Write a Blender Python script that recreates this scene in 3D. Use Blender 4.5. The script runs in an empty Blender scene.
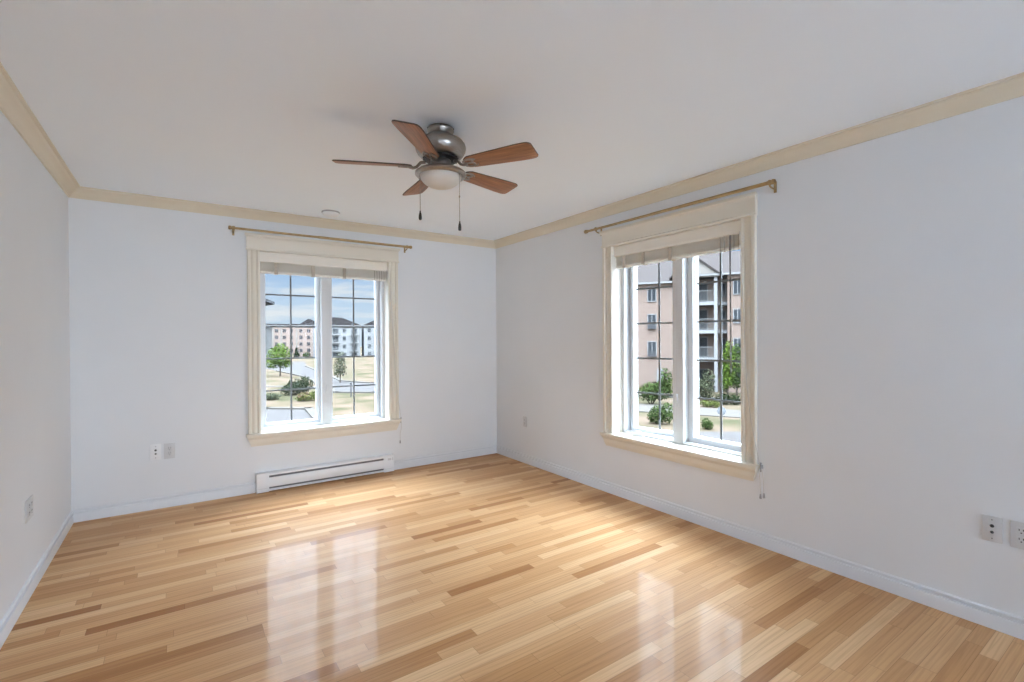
import bpy, bmesh, math, random
from mathutils import Vector, Matrix, noise
R = random.Random(7)
S = bpy.context.scene
COL = S.collection
PI = math.pi

# ------------------------------------------------------------------ camera
cd = bpy.data.cameras.new('camera'); cam = bpy.data.objects.new('camera', cd); COL.objects.link(cam)
cd.sensor_width = 36.0; cd.lens = 483.1 / 1024 * 36.0; cd.clip_start = 0.05; cd.clip_end = 2000
yaw, pit, rol = 0.6031, -0.0047, -0.0054
fw = Vector((math.sin(yaw)*math.cos(pit), math.cos(yaw)*math.cos(pit), math.sin(pit)))
rt = Vector((math.cos(yaw), -math.sin(yaw), 0)); up = rt.cross(fw)
r2 = rt*math.cos(rol) + up*math.sin(rol); u2 = -rt*math.sin(rol) + up*math.cos(rol)
M = Matrix(((r2.x, u2.x, -fw.x, -3.0287), (r2.y, u2.y, -fw.y, -4.7178), (r2.z, u2.z, -fw.z, 1.3228), (0, 0, 0, 1)))
cam.matrix_world = M
S.camera = cam

# ------------------------------------------------------------------ view + sampling quality
S.view_settings.view_transform = 'Standard'; S.view_settings.look = 'None'
S.view_settings.gamma = 1.0; S.view_settings.use_curve_mapping = False
S.view_settings.exposure = .70
S.cycles.use_denoising = True; S.cycles.use_adaptive_sampling = False
S.cycles.diffuse_bounces = 8; S.cycles.max_bounces = 14; S.cycles.transparent_max_bounces = 24
S.cycles.sample_clamp_indirect = 6.0
S.cycles.caustics_reflective = False; S.cycles.caustics_refractive = False

# ------------------------------------------------------------------ world: sky with clouds
W = bpy.data.worlds.new('sky'); S.world = W; W.use_nodes = True
nt = W.node_tree; nt.nodes.clear()
def N(t, **k):
    n = nt.nodes.new(t)
    for a, v in k.items(): setattr(n, a, v)
    return n
def L(a, b): nt.links.new(a, b)
def math_(op, a, b=None, clamp=False):
    n = N('ShaderNodeMath', operation=op, use_clamp=clamp)
    for i, v in enumerate((a, b)):
        if v is None: continue
        if isinstance(v, (int, float)): n.inputs[i].default_value = v
        else: L(v, n.inputs[i])
    return n.outputs[0]
def smooth(v, a, b, lo=0.0, hi=1.0):
    n = N('ShaderNodeMapRange', interpolation_type='SMOOTHSTEP')
    L(v, n.inputs[0]); n.inputs[1].default_value = a; n.inputs[2].default_value = b
    n.inputs[3].default_value = lo; n.inputs[4].default_value = hi
    return n.outputs[0]
def mixc(f, a, b, blend='MIX'):
    n = N('ShaderNodeMix', data_type='RGBA', blend_type=blend)
    if isinstance(f, float): n.inputs[0].default_value = f
    else: L(f, n.inputs[0])
    for i, v in ((6, a), (7, b)):
        if isinstance(v, tuple): n.inputs[i].default_value = (*v, 1)
        else: L(v, n.inputs[i])
    return n.outputs[2]
SKY_LOW, SKY_MID, SKY_TOP, SKY_REAR = .62, 11.0, 21.0, 9.8
tc = N('ShaderNodeTexCoord'); sx = N('ShaderNodeSeparateXYZ'); L(tc.outputs['Generated'], sx.inputs[0])
X, Y, Z = sx.outputs
blue = mixc(smooth(Z, 0.0, 0.22), (.66, .79, .93), (.30, .52, .88))
den = math_('ADD', math_('MAXIMUM', Z, 0.0), 0.10)
cv = N('ShaderNodeCombineXYZ'); L(math_('DIVIDE', X, den), cv.inputs[0]); L(math_('DIVIDE', Y, den), cv.inputs[1])
nz = N('ShaderNodeTexNoise'); nz.inputs['Scale'].default_value = .85; nz.inputs['Detail'].default_value = 6; nz.inputs['Roughness'].default_value = .55
L(cv.outputs[0], nz.inputs['Vector'])
cl = smooth(nz.outputs[0], .44, .62)
skyc = mixc(cl, blue, (.86, .89, .93))
skyc = mixc(smooth(Z, .2, .5, 0, .8), skyc, (.82, .94, 1.10))
skyc = mixc(smooth(math_('MULTIPLY', Y, -1.0), .15, .75), skyc, (.83, .95, 1.09))
st = math_('MAXIMUM', math_('ADD', smooth(Z, .26, .40, SKY_LOW, SKY_MID), smooth(Z, .52, .78, 0.0, SKY_TOP)), smooth(math_('MULTIPLY', Y, -1.0), .15, .75, SKY_LOW, SKY_REAR))
bg = N('ShaderNodeBackground'); L(skyc, bg.inputs[0]); L(st, bg.inputs[1])
L(bg.outputs[0], N('ShaderNodeOutputWorld').inputs[0])

# ------------------------------------------------------------------ daylight portals in the two windows and the added rear opening (they only guide the sampling of the sky, they give off nothing)
for nm, loc, d, w, h in (('portal_far_window', (-1.8705, .30, 1.30), (0, -1, 0), 1.159, 1.613), ('portal_right_window', (.30, -2.4015, 1.30), (-1, 0, 0), 1.146, 1.613), ('portal_rear_opening', (-1.625, -12.3, 1.19), (0, 1, 0), 1.75, 2.38)):
    ld = bpy.data.lights.new(nm, 'AREA'); ld.shape = 'RECTANGLE'; ld.size = w; ld.size_y = h; ld.cycles.is_portal = True
    lo = bpy.data.objects.new(nm, ld); COL.objects.link(lo); lo.location = loc
    lo.rotation_euler = Vector(d).to_track_quat('-Z', 'Y').to_euler()

# ------------------------------------------------------------------ materials
def nodes(m):
    m.use_nodes = True
    t = m.node_tree
    return t, t.nodes['Principled BSDF']
def mat(name, c, rough=.5, metal=0.0, var=.03, scale=6.0, bump=0.0, bscale=200.0, spec=.5, stretch=None):
    m = bpy.data.materials.new(name); t, p = nodes(m)
    p.inputs['Roughness'].default_value = rough; p.inputs['Metallic'].default_value = metal
    p.inputs['Specular IOR Level'].default_value = spec
    co = t.nodes.new('ShaderNodeTexCoord'); vec = co.outputs['Object']
    if stretch:
        mp = t.nodes.new('ShaderNodeMapping'); mp.inputs['Scale'].default_value = stretch
        t.links.new(vec, mp.inputs[0]); vec = mp.outputs[0]
    n = t.nodes.new('ShaderNodeTexNoise'); n.inputs['Scale'].default_value = scale; n.inputs['Detail'].default_value = 4
    t.links.new(vec, n.inputs['Vector'])
    rp = t.nodes.new('ShaderNodeValToRGB')
    rp.color_ramp.elements[0].position = .3; rp.color_ramp.elements[1].position = .7
    rp.color_ramp.elements[0].color = (*[x*(1-var) for x in c], 1); rp.color_ramp.elements[1].color = (*[min(1, x*(1+var)) for x in c], 1)
    t.links.new(n.outputs[0], rp.inputs[0]); t.links.new(rp.outputs[0], p.inputs['Base Color'])
    if bump:
        b = t.nodes.new('ShaderNodeBump'); b.inputs['Strength'].default_value = bump; b.inputs['Distance'].default_value = .002
        n2 = t.nodes.new('ShaderNodeTexNoise'); n2.inputs['Scale'].default_value = bscale
        t.links.new(co.outputs['Object'], n2.inputs['Vector'])
        t.links.new(n2.outputs[0], b.inputs['Height']); t.links.new(b.outputs[0], p.inputs['Normal'])
    return m
MT = {}
MT['wall'] = mat('wall_paint', (.785, .805, .825), .55, var=.008, scale=3, bump=.10, bscale=160, spec=.35)
MT['ceiling'] = mat('ceiling_paint', (.89, .945, 1.0), .8, var=.008, scale=2, bump=.1, bscale=120, spec=.2)
MT['cream'] = mat('cream_trim_paint', (.77, .725, .625), .38, var=.015, scale=5)
MT['creamlight'] = mat('cream_blind', (.85, .815, .735), .45, var=.015, scale=8, stretch=(1, 6, 20))
MT['tape'] = mat('blind_tape_cloth', (.50, .44, .37), .85, var=.05, scale=60)
MT['crown'] = mat('cream_crown_paint', (.74, .665, .53), .42, var=.015, scale=5)
MT['base'] = mat('baseboard_paint', (.77, .79, .82), .35, var=.012)
MT['vinyl'] = mat('white_vinyl', (.70, .71, .72), .3, var=.008)
MT['muntin'] = mat('grey_muntin_bar', (.19, .19, .195), .4, var=.05)
MT['brass'] = mat('aged_brass', (.42, .30, .15), .4, .8, var=.15, scale=30)
MT['pewter'] = mat('brushed_pewter', (.33, .30, .27), .34, .9, var=.12, scale=40, stretch=(1, 1, 8))
MT['darkmetal'] = mat('dark_metal', (.03, .03, .032), .4, .6)
MT['black'] = mat('black_plastic', (.012, .012, .013), .4)
MT['bowl'] = mat('frosted_glass_bowl', (.68, .63, .56), .35, var=.02)
MT['plate'] = mat('white_plate_plastic', (.86, .87, .88), .3, var=.01)
MT['greyplate'] = mat('grey_plate_plastic', (.66, .665, .67), .35, var=.01)
MT['heater'] = mat('white_enamel', (.84, .86, .88), .35, var=.008)
MT['slot'] = mat('heater_slot_dark', (.06, .06, .065), .6)
MT['fins'] = mat('heater_fin_grey', (.20, .20, .21), .5, .5, var=.2, scale=90)
MT['cord'] = mat('white_cord', (.62, .60, .56), .8)
MT['tassel'] = mat('grey_tassel', (.33, .33, .34), .5)
MT['darkedge'] = mat('blade_edge_dark', (.045, .025, .017), .45)
# blade wood: grain runs along the blade (object x)
MT['blade'] = mat('cherry_wood', (.30, .130, .055), .42, var=.40, scale=5, stretch=(1.2, 22, 22))
def glass_mat():
    m = bpy.data.materials.new('window_glass'); m.use_nodes = True; t = m.node_tree; t.nodes.clear()
    o = t.nodes.new('ShaderNodeOutputMaterial'); mx = t.nodes.new('ShaderNodeMixShader')
    tr = t.nodes.new('ShaderNodeBsdfTransparent'); tr.inputs[0].default_value = (.97, .98, .98, 1)
    gl = t.nodes.new('ShaderNodeBsdfGlossy'); gl.inputs['Roughness'].default_value = .02
    lw = t.nodes.new('ShaderNodeLayerWeight'); lw.inputs[0].default_value = .5      # Schlick reflectance, the same from both sides
    pw = t.nodes.new('ShaderNodeMath'); pw.operation = 'POWER'; pw.inputs[1].default_value = 5.0; t.links.new(lw.outputs['Facing'], pw.inputs[0])
    mr = t.nodes.new('ShaderNodeMapRange'); mr.inputs[3].default_value = .006; mr.inputs[4].default_value = .9; t.links.new(pw.outputs[0], mr.inputs[0])
    t.links.new(mr.outputs[0], mx.inputs[0]); t.links.new(tr.outputs[0], mx.inputs[1]); t.links.new(gl.outputs[0], mx.inputs[2])
    t.links.new(mx.outputs[0], o.inputs[0]); return m
MT['glass'] = glass_mat()

def floor_mat():
    m = bpy.data.materials.new('oak_strip_floor'); t, p = nodes(m)
    def n(ty, **k):
        x = t.nodes.new(ty)
        for a, v in k.items(): setattr(x, a, v)
        return x
    def lk(a, b): t.links.new(a, b)
    def mt(op, a, b=None):
        x = n('ShaderNodeMath', operation=op)
        for i, v in enumerate((a, b)):
            if v is None: continue
            if isinstance(v, (int, float)): x.inputs[i].default_value = v
            else: lk(v, x.inputs[i])
        return x.outputs[0]
    def ramp(v, stops):
        r = n('ShaderNodeValToRGB'); e = r.color_ramp.elements
        while len(e) < len(stops): e.new(.5)
        for i, (pos, c) in enumerate(stops):
            e[i].position = pos; e[i].color = (*c, 1)
        lk(v, r.inputs[0]); return r.outputs[0]
    co = n('ShaderNodeTexCoord'); sp = n('ShaderNodeSeparateXYZ'); lk(co.outputs['Object'], sp.inputs[0])
    x, y = sp.outputs[0], sp.outputs[1]
    yr = mt('DIVIDE', y, .0595)
    row = mt('FLOOR', yr); fy = mt('FRACT', yr)
    wn = n('ShaderNodeTexWhiteNoise', noise_dimensions='1D'); lk(row, wn.inputs['W'])
    xr = mt('ADD', mt('DIVIDE', x, .62), mt('MULTIPLY', wn.outputs['Value'], 57.0))
    xr = mt('ADD', xr, mt('MULTIPLY', row, 31.7))
    vo = n('ShaderNodeTexVoronoi', voronoi_dimensions='1D', feature='F1'); lk(xr, vo.inputs['W']); vo.inputs['Scale'].default_value = 1
    ve = n('ShaderNodeTexVoronoi', voronoi_dimensions='1D', feature='DISTANCE_TO_EDGE'); lk(xr, ve.inputs['W']); ve.inputs['Scale'].default_value = 1
    sc = n('ShaderNodeSeparateColor'); lk(vo.outputs['Color'], sc.inputs[0])
    rnd, rnd2 = sc.outputs[0], sc.outputs[1]
    # board tone
    tone = ramp(rnd, [(0.0, (0.356, 0.153, 0.0534)), (.07, (0.465, 0.233, 0.0908)), (.30, (0.569, 0.314, 0.142)), (.7, (0.639, 0.374, 0.182)), (1.0, (0.713, 0.454, 0.245))])
    # grain
    gx = n('ShaderNodeCombineXYZ'); lk(mt('ADD', mt('MULTIPLY', x, 2.2), mt('MULTIPLY', rnd, 91.0)), gx.inputs[0])
    lk(mt('ADD', mt('MULTIPLY', y, 75.0), mt('MULTIPLY', rnd2, 37.0)), gx.inputs[1])
    g1 = n('ShaderNodeTexNoise'); g1.inputs['Scale'].default_value = 1.0; g1.inputs['Detail'].default_value = 5; g1.inputs['Distortion'].default_value = 1.2
    lk(gx.outputs[0], g1.inputs['Vector'])
    wx = n('ShaderNodeCombineXYZ'); lk(mt('ADD', mt('MULTIPLY', x, 1.1), mt('MULTIPLY', rnd2, 53.0)), wx.inputs[0]); lk(mt('ADD', mt('MULTIPLY', y, 16.0), mt('MULTIPLY', rnd, 17.0)), wx.inputs[1])
    g2 = n('ShaderNodeTexWave', wave_type='BANDS', bands_direction='Y'); g2.inputs['Scale'].default_value = .9; g2.inputs['Distortion'].default_value = 9; g2.inputs['Detail'].default_value = 3; g2.inputs['Detail Scale'].default_value = .9
    lk(wx.outputs[0], g2.inputs['Vector'])
    gr = ramp(g1.outputs[0], [(.30, (.80, .77, .74)), (.55, (1, 1, 1)), (.75, (1.0, 1.0, 1.0))])
    gw = ramp(g2.outputs[0], [(.0, (.86, .83, .80)), (.35, (1, 1, 1)), (1, (1, 1, 1))])
    def mul(a, b, f=1.0):
        q = n('ShaderNodeMix', data_type='RGBA', blend_type='MULTIPLY'); q.inputs[0].default_value = f
        lk(a, q.inputs[6]); lk(b, q.inputs[7]); return q.outputs[2]
    c = mul(mul(tone, gr, .65), gw, .7)
    # joints
    ey = mt('MULTIPLY', mt('MINIMUM', fy, mt('SUBTRACT', 1.0, fy)), .0595)
    ex = mt('MULTIPLY', ve.outputs['Distance'], .62)
    ed = mt('MINIMUM', ey, ex)
    gap = ramp(mt('DIVIDE', ed, .0016), [(.0, (.40, .30, .22)), (.85, (1, 1, 1))])
    c = mul(c, gap, .75)
    lk(c, p.inputs['Base Color'])
    p.inputs['Roughness'].default_value = .42; p.inputs['Specular IOR Level'].default_value = .08
    p.inputs['Coat Weight'].default_value = .115; p.inputs['Coat Roughness'].default_value = .07; p.inputs['Coat IOR'].default_value = 1.5
    b = n('ShaderNodeBump'); b.inputs['Strength'].default_value = .25; b.inputs['Distance'].default_value = .0008
    hh = mt('ADD', mt('MINIMUM', mt('DIVIDE', ed, .0016), 1.0), mt('MULTIPLY', g1.outputs[0], .25))
    lk(hh, b.inputs['Height']); lk(b.outputs[0], p.inputs['Normal'])
    # each board lies at a very slightly different tilt
    b2 = n('ShaderNodeBump'); b2.inputs['Strength'].default_value = .12; b2.inputs['Distance'].default_value = .004
    nz = n('ShaderNodeTexNoise'); nz.inputs['Scale'].default_value = 7; lk(co.outputs['Object'], nz.inputs['Vector'])
    lk(nz.outputs[0], b2.inputs['Height']); lk(b2.outputs[0], p.inputs['Coat Normal'])
    return m
MT['floor'] = floor_mat()

# ------------------------------------------------------------------ mesh helpers
class MB:
    def __init__(s): s.bm = bmesh.new(); s.mi = 0
    def _f(s, vs, smooth=False):
        try:
            f = s.bm.faces.new(vs); f.material_index = s.mi; f.smooth = smooth; return f
        except ValueError: return None
    def box(s, x0, x1, y0, y1, z0, z1, bev=0.0):
        r = bmesh.ops.create_cube(s.bm, size=1.0); vs = r['verts']
        for v in vs: v.co = Vector((x0+(v.co.x+.5)*(x1-x0), y0+(v.co.y+.5)*(y1-y0), z0+(v.co.z+.5)*(z1-z0)))
        for f in {f for v in vs for f in v.link_faces}: f.material_index = s.mi
        if bev > 0:
            es = list({e for v in vs for e in v.link_edges})
            bmesh.ops.bevel(s.bm, geom=es, offset=bev, segments=2, affect='EDGES', profile=.7)
        return s
    def loft(s, rings, closed=True, caps=True, smooth=False):
        vr = [[s.bm.verts.new(p) for p in r] for r in rings]; n = len(vr[0])
        for a, b in zip(vr, vr[1:]):
            for i in range(n if closed else n-1):
                j = (i+1) % n; s._f((a[i], a[j], b[j], b[i]), smooth)
        if caps and closed:
            s._f(list(reversed(vr[0]))); s._f(vr[-1])
        return s
    def tube(s, pts, r, n=8, caps=True):
        pts = [Vector(p) for p in pts]; rings = []
        rr = r if isinstance(r, (list, tuple)) else [r]*len(pts)
        prev = None
        for i, p in enumerate(pts):
            d = (pts[min(i+1, len(pts)-1)] - pts[max(i-1, 0)]).normalized()
            a = prev if prev else (Vector((0, 0, 1)) if abs(d.z) < .9 else Vector((1, 0, 0)))
            u = (a - d*a.dot(d)).normalized(); v = d.cross(u); prev = u
            rings.append([p + (u*math.cos(2*PI*k/n) + v*math.sin(2*PI*k/n))*rr[i] for k in range(n)])
        return s.loft(rings, True, caps, True)
    def lathe(s, prof, c=(0, 0, 0), n=40, axis='z', smooth=True):
        c = Vector(c); rings = []
        for r, h in prof:
            ring = []
            for k in range(n):
                a = 2*PI*k/n; x, y = max(r, 1e-5)*math.cos(a), max(r, 1e-5)*math.sin(a)
                ring.append(c + (Vector((x, y, h)) if axis == 'z' else Vector((x, h, y)) if axis == 'y' else Vector((h, x, y))))
            rings.append(ring)
        return s.loft(rings, True, True, smooth)
    def poly(s, pts, z0, z1):
        a = [s.bm.verts.new((p[0], p[1], z0)) for p in pts]; b = [s.bm.verts.new((p[0], p[1], z1)) for p in pts]
        s._f(list(reversed(a))); s._f(b); n = len(pts)
        for i in range(n): j = (i+1) % n; s._f((a[i], a[j], b[j], b[i]))
        return s
    def xf(s, mtx):
        bmesh.ops.transform(s.bm, matrix=mtx, verts=s.bm.verts[:]); return s
    def build(s, name, mats, parent=None, sharp=True):
        bmesh.ops.remove_doubles(s.bm, verts=s.bm.verts[:], dist=1e-6)
        bmesh.ops.recalc_face_normals(s.bm, faces=s.bm.faces[:])
        me = bpy.data.meshes.new(name); s.bm.to_mesh(me); s.bm.free()
        for m in (mats if isinstance(mats, (list, tuple)) else [mats]): me.materials.append(MT[m] if isinstance(m, str) else m)
        if sharp:
            try: me.set_sharp_from_angle(angle=math.radians(42))
            except Exception: pass
        o = bpy.data.objects.new(name, me); COL.objects.link(o)
        if parent: o.parent = parent
        return o
def thing(name, label, cat, loc=(0, 0, 0), rz=0.0, group=None):
    o = bpy.data.objects.new(name, None); COL.objects.link(o); o.empty_display_size = .1
    o.location = loc; o.rotation_euler = (0, 0, rz); return tag(o, label, cat, group)
def tag(o, label, cat, group=None):
    o['label'] = label; o['category'] = cat
    if group: o['group'] = group
    return o
def struct(o, label=None):
    o['kind'] = 'structure'
    if label: o['label'] = label
    return o

# ------------------------------------------------------------------ room shell
RW, RD, RH, TH = 3.685, 12.0, 2.44, .25  # unseen rear of the room stretched deep to even out its daylight
AX, AW = -1.8705, .5795          # centre and half width of the window in the far wall
BY, BW = -2.4015, .5730          # the same for the window in the right wall
OZ0, OZ1 = .492, 2.105
b = MB().box(-RW-TH, TH, -6.0, TH, -.2, 0); struct(b.build('floor', 'floor'), 'honey oak strip floor with a glossy finish')
b = MB().box(-RW-TH, TH, -RD-TH, -6.0, -.2, 0); struct(b.build('floor_rear_bounce', mat('pale_bounce_floor', (.78, .79, .80), .95, var=.03, scale=60)), 'unseen pale floor added behind the viewer to brighten the ceiling')  # unseen rear floor kept pale as an added bounce surface for the ceiling
b = MB().box(-RW-TH, TH, -RD-TH, TH, RH, RH+.2); struct(b.build('ceiling', 'ceiling'), 'flat white painted ceiling')
b = MB()
b.box(-RW, AX-AW, 0, TH, 0, RH).box(AX+AW, 0, 0, TH, 0, RH).box(AX-AW, AX+AW, 0, TH, 0, OZ0).box(AX-AW, AX+AW, 0, TH, OZ1, RH)
struct(b.build('wall_back', 'wall'), 'pale blue grey wall facing the viewer')
b = MB()
b.box(0, TH, -RD, BY-BW, 0, RH).box(0, TH, BY+BW, TH, 0, RH).box(0, TH, BY-BW, BY+BW, 0, OZ0).box(0, TH, BY-BW, BY+BW, OZ1, RH)
struct(b.build('wall_right', 'wall'), 'pale blue grey wall on the right side')
b = MB().box(-RW-TH, -RW, -RD, TH, 0, RH); struct(b.build('wall_left', 'wall'), 'pale blue grey wall on the left side')
b = MB().box(-RW-TH, -2.5, -RD-TH, -RD, 0, RH).box(-.75, TH, -RD-TH, -RD, 0, RH).box(-2.5, -.75, -RD-TH, -RD, 2.38, RH)  # opening added in this unseen wall so sky light fills the room
struct(b.build('wall_rear', 'wall'), 'unseen pale rear wall with an opening added to let in daylight')

# mouldings: profile points are (projection from wall, height); ends are mitred in the corners
CROWN = [(0, RH-.074), (.010, RH-.074), (.012, RH-.066), (.018, RH-.060), (.024, RH-.046), (.036, RH-.032), (.050, RH-.024), (.056, RH-.018), (.060, RH-.012), (.076, RH-.011), (.076, RH), (0, RH)]
BASE = [(0, 0), (.014, 0), (.014, .062), (.013, .065), (.001, .066), (.001, .0785), (.011, .0795), (.011, .085), (.006, .090), (0, .090)]
def mould(bd, side, prof, a, c, ma=0, mc=0):
    ra, rc = [], []
    for p, z in prof:
        qa, qc = a + ma*p, c + mc*p
        if side == 'back': ra.append((qa, -p, z)); rc.append((qc, -p, z))
        elif side == 'right': ra.append((-p, qa, z)); rc.append((-p, qc, z))
        else: ra.append((-RW+p, qa, z)); rc.append((-RW+p, qc, z))
    bd.loft([ra, rc])
for i, (sd_, a, c, ma, mc) in enumerate((('back', -RW, 0, 1, -1), ('right', 0, -RD, -1, 0), ('left', 0, -RD, -1, 0))):
    b = MB(); mould(b, sd_, CROWN, a, c, ma, mc); struct(b.build('trim_%d' % (i+1), 'crown'), 'cream crown moulding along the %s wall' % sd_)
HX0, HX1 = -2.492, -1.267
b = MB(); mould(b, 'back', BASE, -RW, HX0-.002, 1, 0); mould(b, 'back', BASE, HX1+.002, 0, 0, -1); struct(b.build('baseboard_back', 'base'), 'white baseboard beside the electric heater')
b = MB(); mould(b, 'right', BASE, 0, -RD, -1, 0); struct(b.build('baseboard_right', 'base'), 'white baseboard under the right wall')
b = MB(); mould(b, 'left', BASE, 0, -RD, -1, 0); struct(b.build('baseboard_left', 'base'), 'white baseboard under the left wall')

# ------------------------------------------------------------------ windows (local x along the wall, y outward, z up)
def ring(bd, x0, x1, z0, z1, w, y0, y1, bev=.004):
    bd.box(x0, x0+w, y0, y1, z0, z1, bev).box(x1-w, x1, y0, y1, z0, z1, bev)
    bd.box(x0+w-.001, x1-w+.001, y0, y1, z0, z0+w, bev).box(x0+w-.001, x1-w+.001, y0, y1, z1-w, z1, bev)
def make_window(name, label, loc, rz, hw, crank, offs=0.0, ajar=(0, 0), stiles=(.028, .028)):
    r = bpy.data.objects.new(name, None); COL.objects.link(r); r.location = loc; r.rotation_euler = (0, 0, rz); struct(r, label)
    CW = .100; ST = .515
    # side casings: fluted profile
    prof = [(0, 0), (0, -.016), (.004, -.020), (.018, -.020), (.023, -.014), (.030, -.012), (.040, -.017), (.050, -.020), (.060, -.017), (.068, -.012), (.074, -.014), (.079, -.024), (.095, -.026), (CW, -.022), (CW, 0)]
    for s in (-1, 1):
        b = MB(); b.loft([[(s*(hw-.004+u), v, z) for u, v in prof] for z in (ST, 2.1015)]); b.build('casing', 'cream', r)
    b = MB()
    hp = [(0, 2.098), (-.030, 2.098), (-.033, 2.102), (-.033, 2.109), (-.030, 2.113), (-.024, 2.116), (-.024, 2.205), (-.030, 2.215), (-.040, 2.222), (-.042, 2.240), (0, 2.240)]
    def ext(v): return hw + CW + (.014 if v <= -.040 else .006 if v <= -.029 else .001)
    b.loft([[(-ext(v), v, z) for v, z in hp], [(ext(v), v, z) for v, z in hp]]); b.build('header', 'cream', r)
    b = MB()
    b.box(-hw-CW-.012, hw+CW+.012, -.052, 0, OZ0, ST, .006).box(-hw, hw, -.001, .10, OZ0, ST)
    b.build('stool', 'cream', r)
    b = MB()
    ap = [(0, .402), (-.012, .402), (-.014, .412), (-.020, .424), (-.024, .440), (-.024, .462), (-.032, .468), (-.034, .476), (-.042, .484), (-.042, OZ0), (0, OZ0)]
    def we(z): return hw + CW - .026 + .032*(z-.402)/.09
    b.loft([[(-we(z), v, z) for v, z in ap], [(we(z), v, z) for v, z in ap]]); b.build('apron', 'cream', r)
    b = MB()
    b.box(-hw, -hw+.006, .0, .10, ST, OZ1).box(hw-.006, hw, .0, .10, ST, OZ1).box(-hw, hw, .0, .10, OZ1-.006, OZ1); b.build('jamb', 'creamlight', r)
    b = MB(); fwid = .036; hm = .046
    ring(b, -hw, hw, OZ0, OZ1, fwid, .10, TH+.01)
    b.box(offs-hm, offs+hm, .10, TH+.01, OZ0+fwid-.001, OZ1-fwid+.001, .004)
    # stop bead along the bottom of the frame
    b.box(-hw+fwid, hw-fwid, .115, .135, OZ0+fwid-.001, OZ0+fwid+.008, .002)
    b.build('frame', 'vinyl', r)
    for k, (x0, x1) in enumerate(((-hw+fwid, offs-hm), (offs+hm, hw-fwid))):
        sw = stiles[k]; z0, z1 = OZ0+fwid, OZ1-fwid
        hx, hy = (x0+.002 if k == 0 else x1-.002), .232; x0 -= hx; x1 -= hx
        b = MB(); ring(b, x0+.001, x1-.001, z0+.001, z1-.001, sw, .160-hy, .235-hy, .003)
        ring(b, x0+sw-.002, x1-sw+.002, z0+sw-.002, z1-sw+.002, .008, .180-hy, .222-hy, .002)
        sa = b.build('sash', 'vinyl', r); sa.location = (hx, hy, 0); sa.rotation_euler = (0, 0, math.radians(ajar[k]) * (1 if k == 0 else -1))
        gx0, gx1, gz0, gz1 = x0+sw+.005, x1-sw-.005, z0+sw+.005, z1-sw-.005
        b = MB().box(gx0, gx1, .197-hy, .201-hy, gz0, gz1); b.build('pane', 'glass', sa)
        b = MB().box(gx0, gx1, .211-hy, .215-hy, gz0, gz1); b.build('pane', 'glass', sa)
        b = MB(); mw = .0075; xc = (gx0+gx1)/2
        b.box(xc-mw, xc+mw, .203-hy, .209-hy, gz0, gz1)
        for q in range(1, 5):
            zz = gz0 + (gz1-gz0)*q/5; b.box(gx0, gx1, .2035-hy, .2085-hy, zz-mw, zz+mw)
        b.build('muntin_grid', 'muntin', sa)
    # folding crank on the frame sill
    cx = crank
    b = MB(); b.box(cx-.055, cx+.055, .070, .100, ST+.001, ST+.026, .005)
    b.tube([(cx+.04, .080, ST+.026), (cx+.045, .062, ST+.042), (cx+.020, .052, ST+.046), (cx-.07, .050, ST+.026)], .008)
    b.lathe([(0, -.016), (.010, -.013), (.012, 0), (.010, .013), (0, .016)], (cx-.078, .050, ST+.023), 12, 'x')
    b.build('crank_handle', 'plate', r)
    # lock lever on the mullion
    b = MB(); b.box(offs-.012, offs+.012, .092, .101, .80, .86, .003).box(offs-.006, offs+.006, .076, .094, .835, .895, .003); b.build('lock_lever', 'vinyl', r)
    return r
make_window('window_1', 'cream trimmed double casement window in the far wall', (AX, 0, 0), 0, AW, .345, .004, (0, 3.0))
make_window('window_2', 'cream trimmed double casement window in the right wall', (0, BY, 0), -PI/2, BW, -.375, 0.0, (11.0, 0), (.028, .044))

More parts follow.
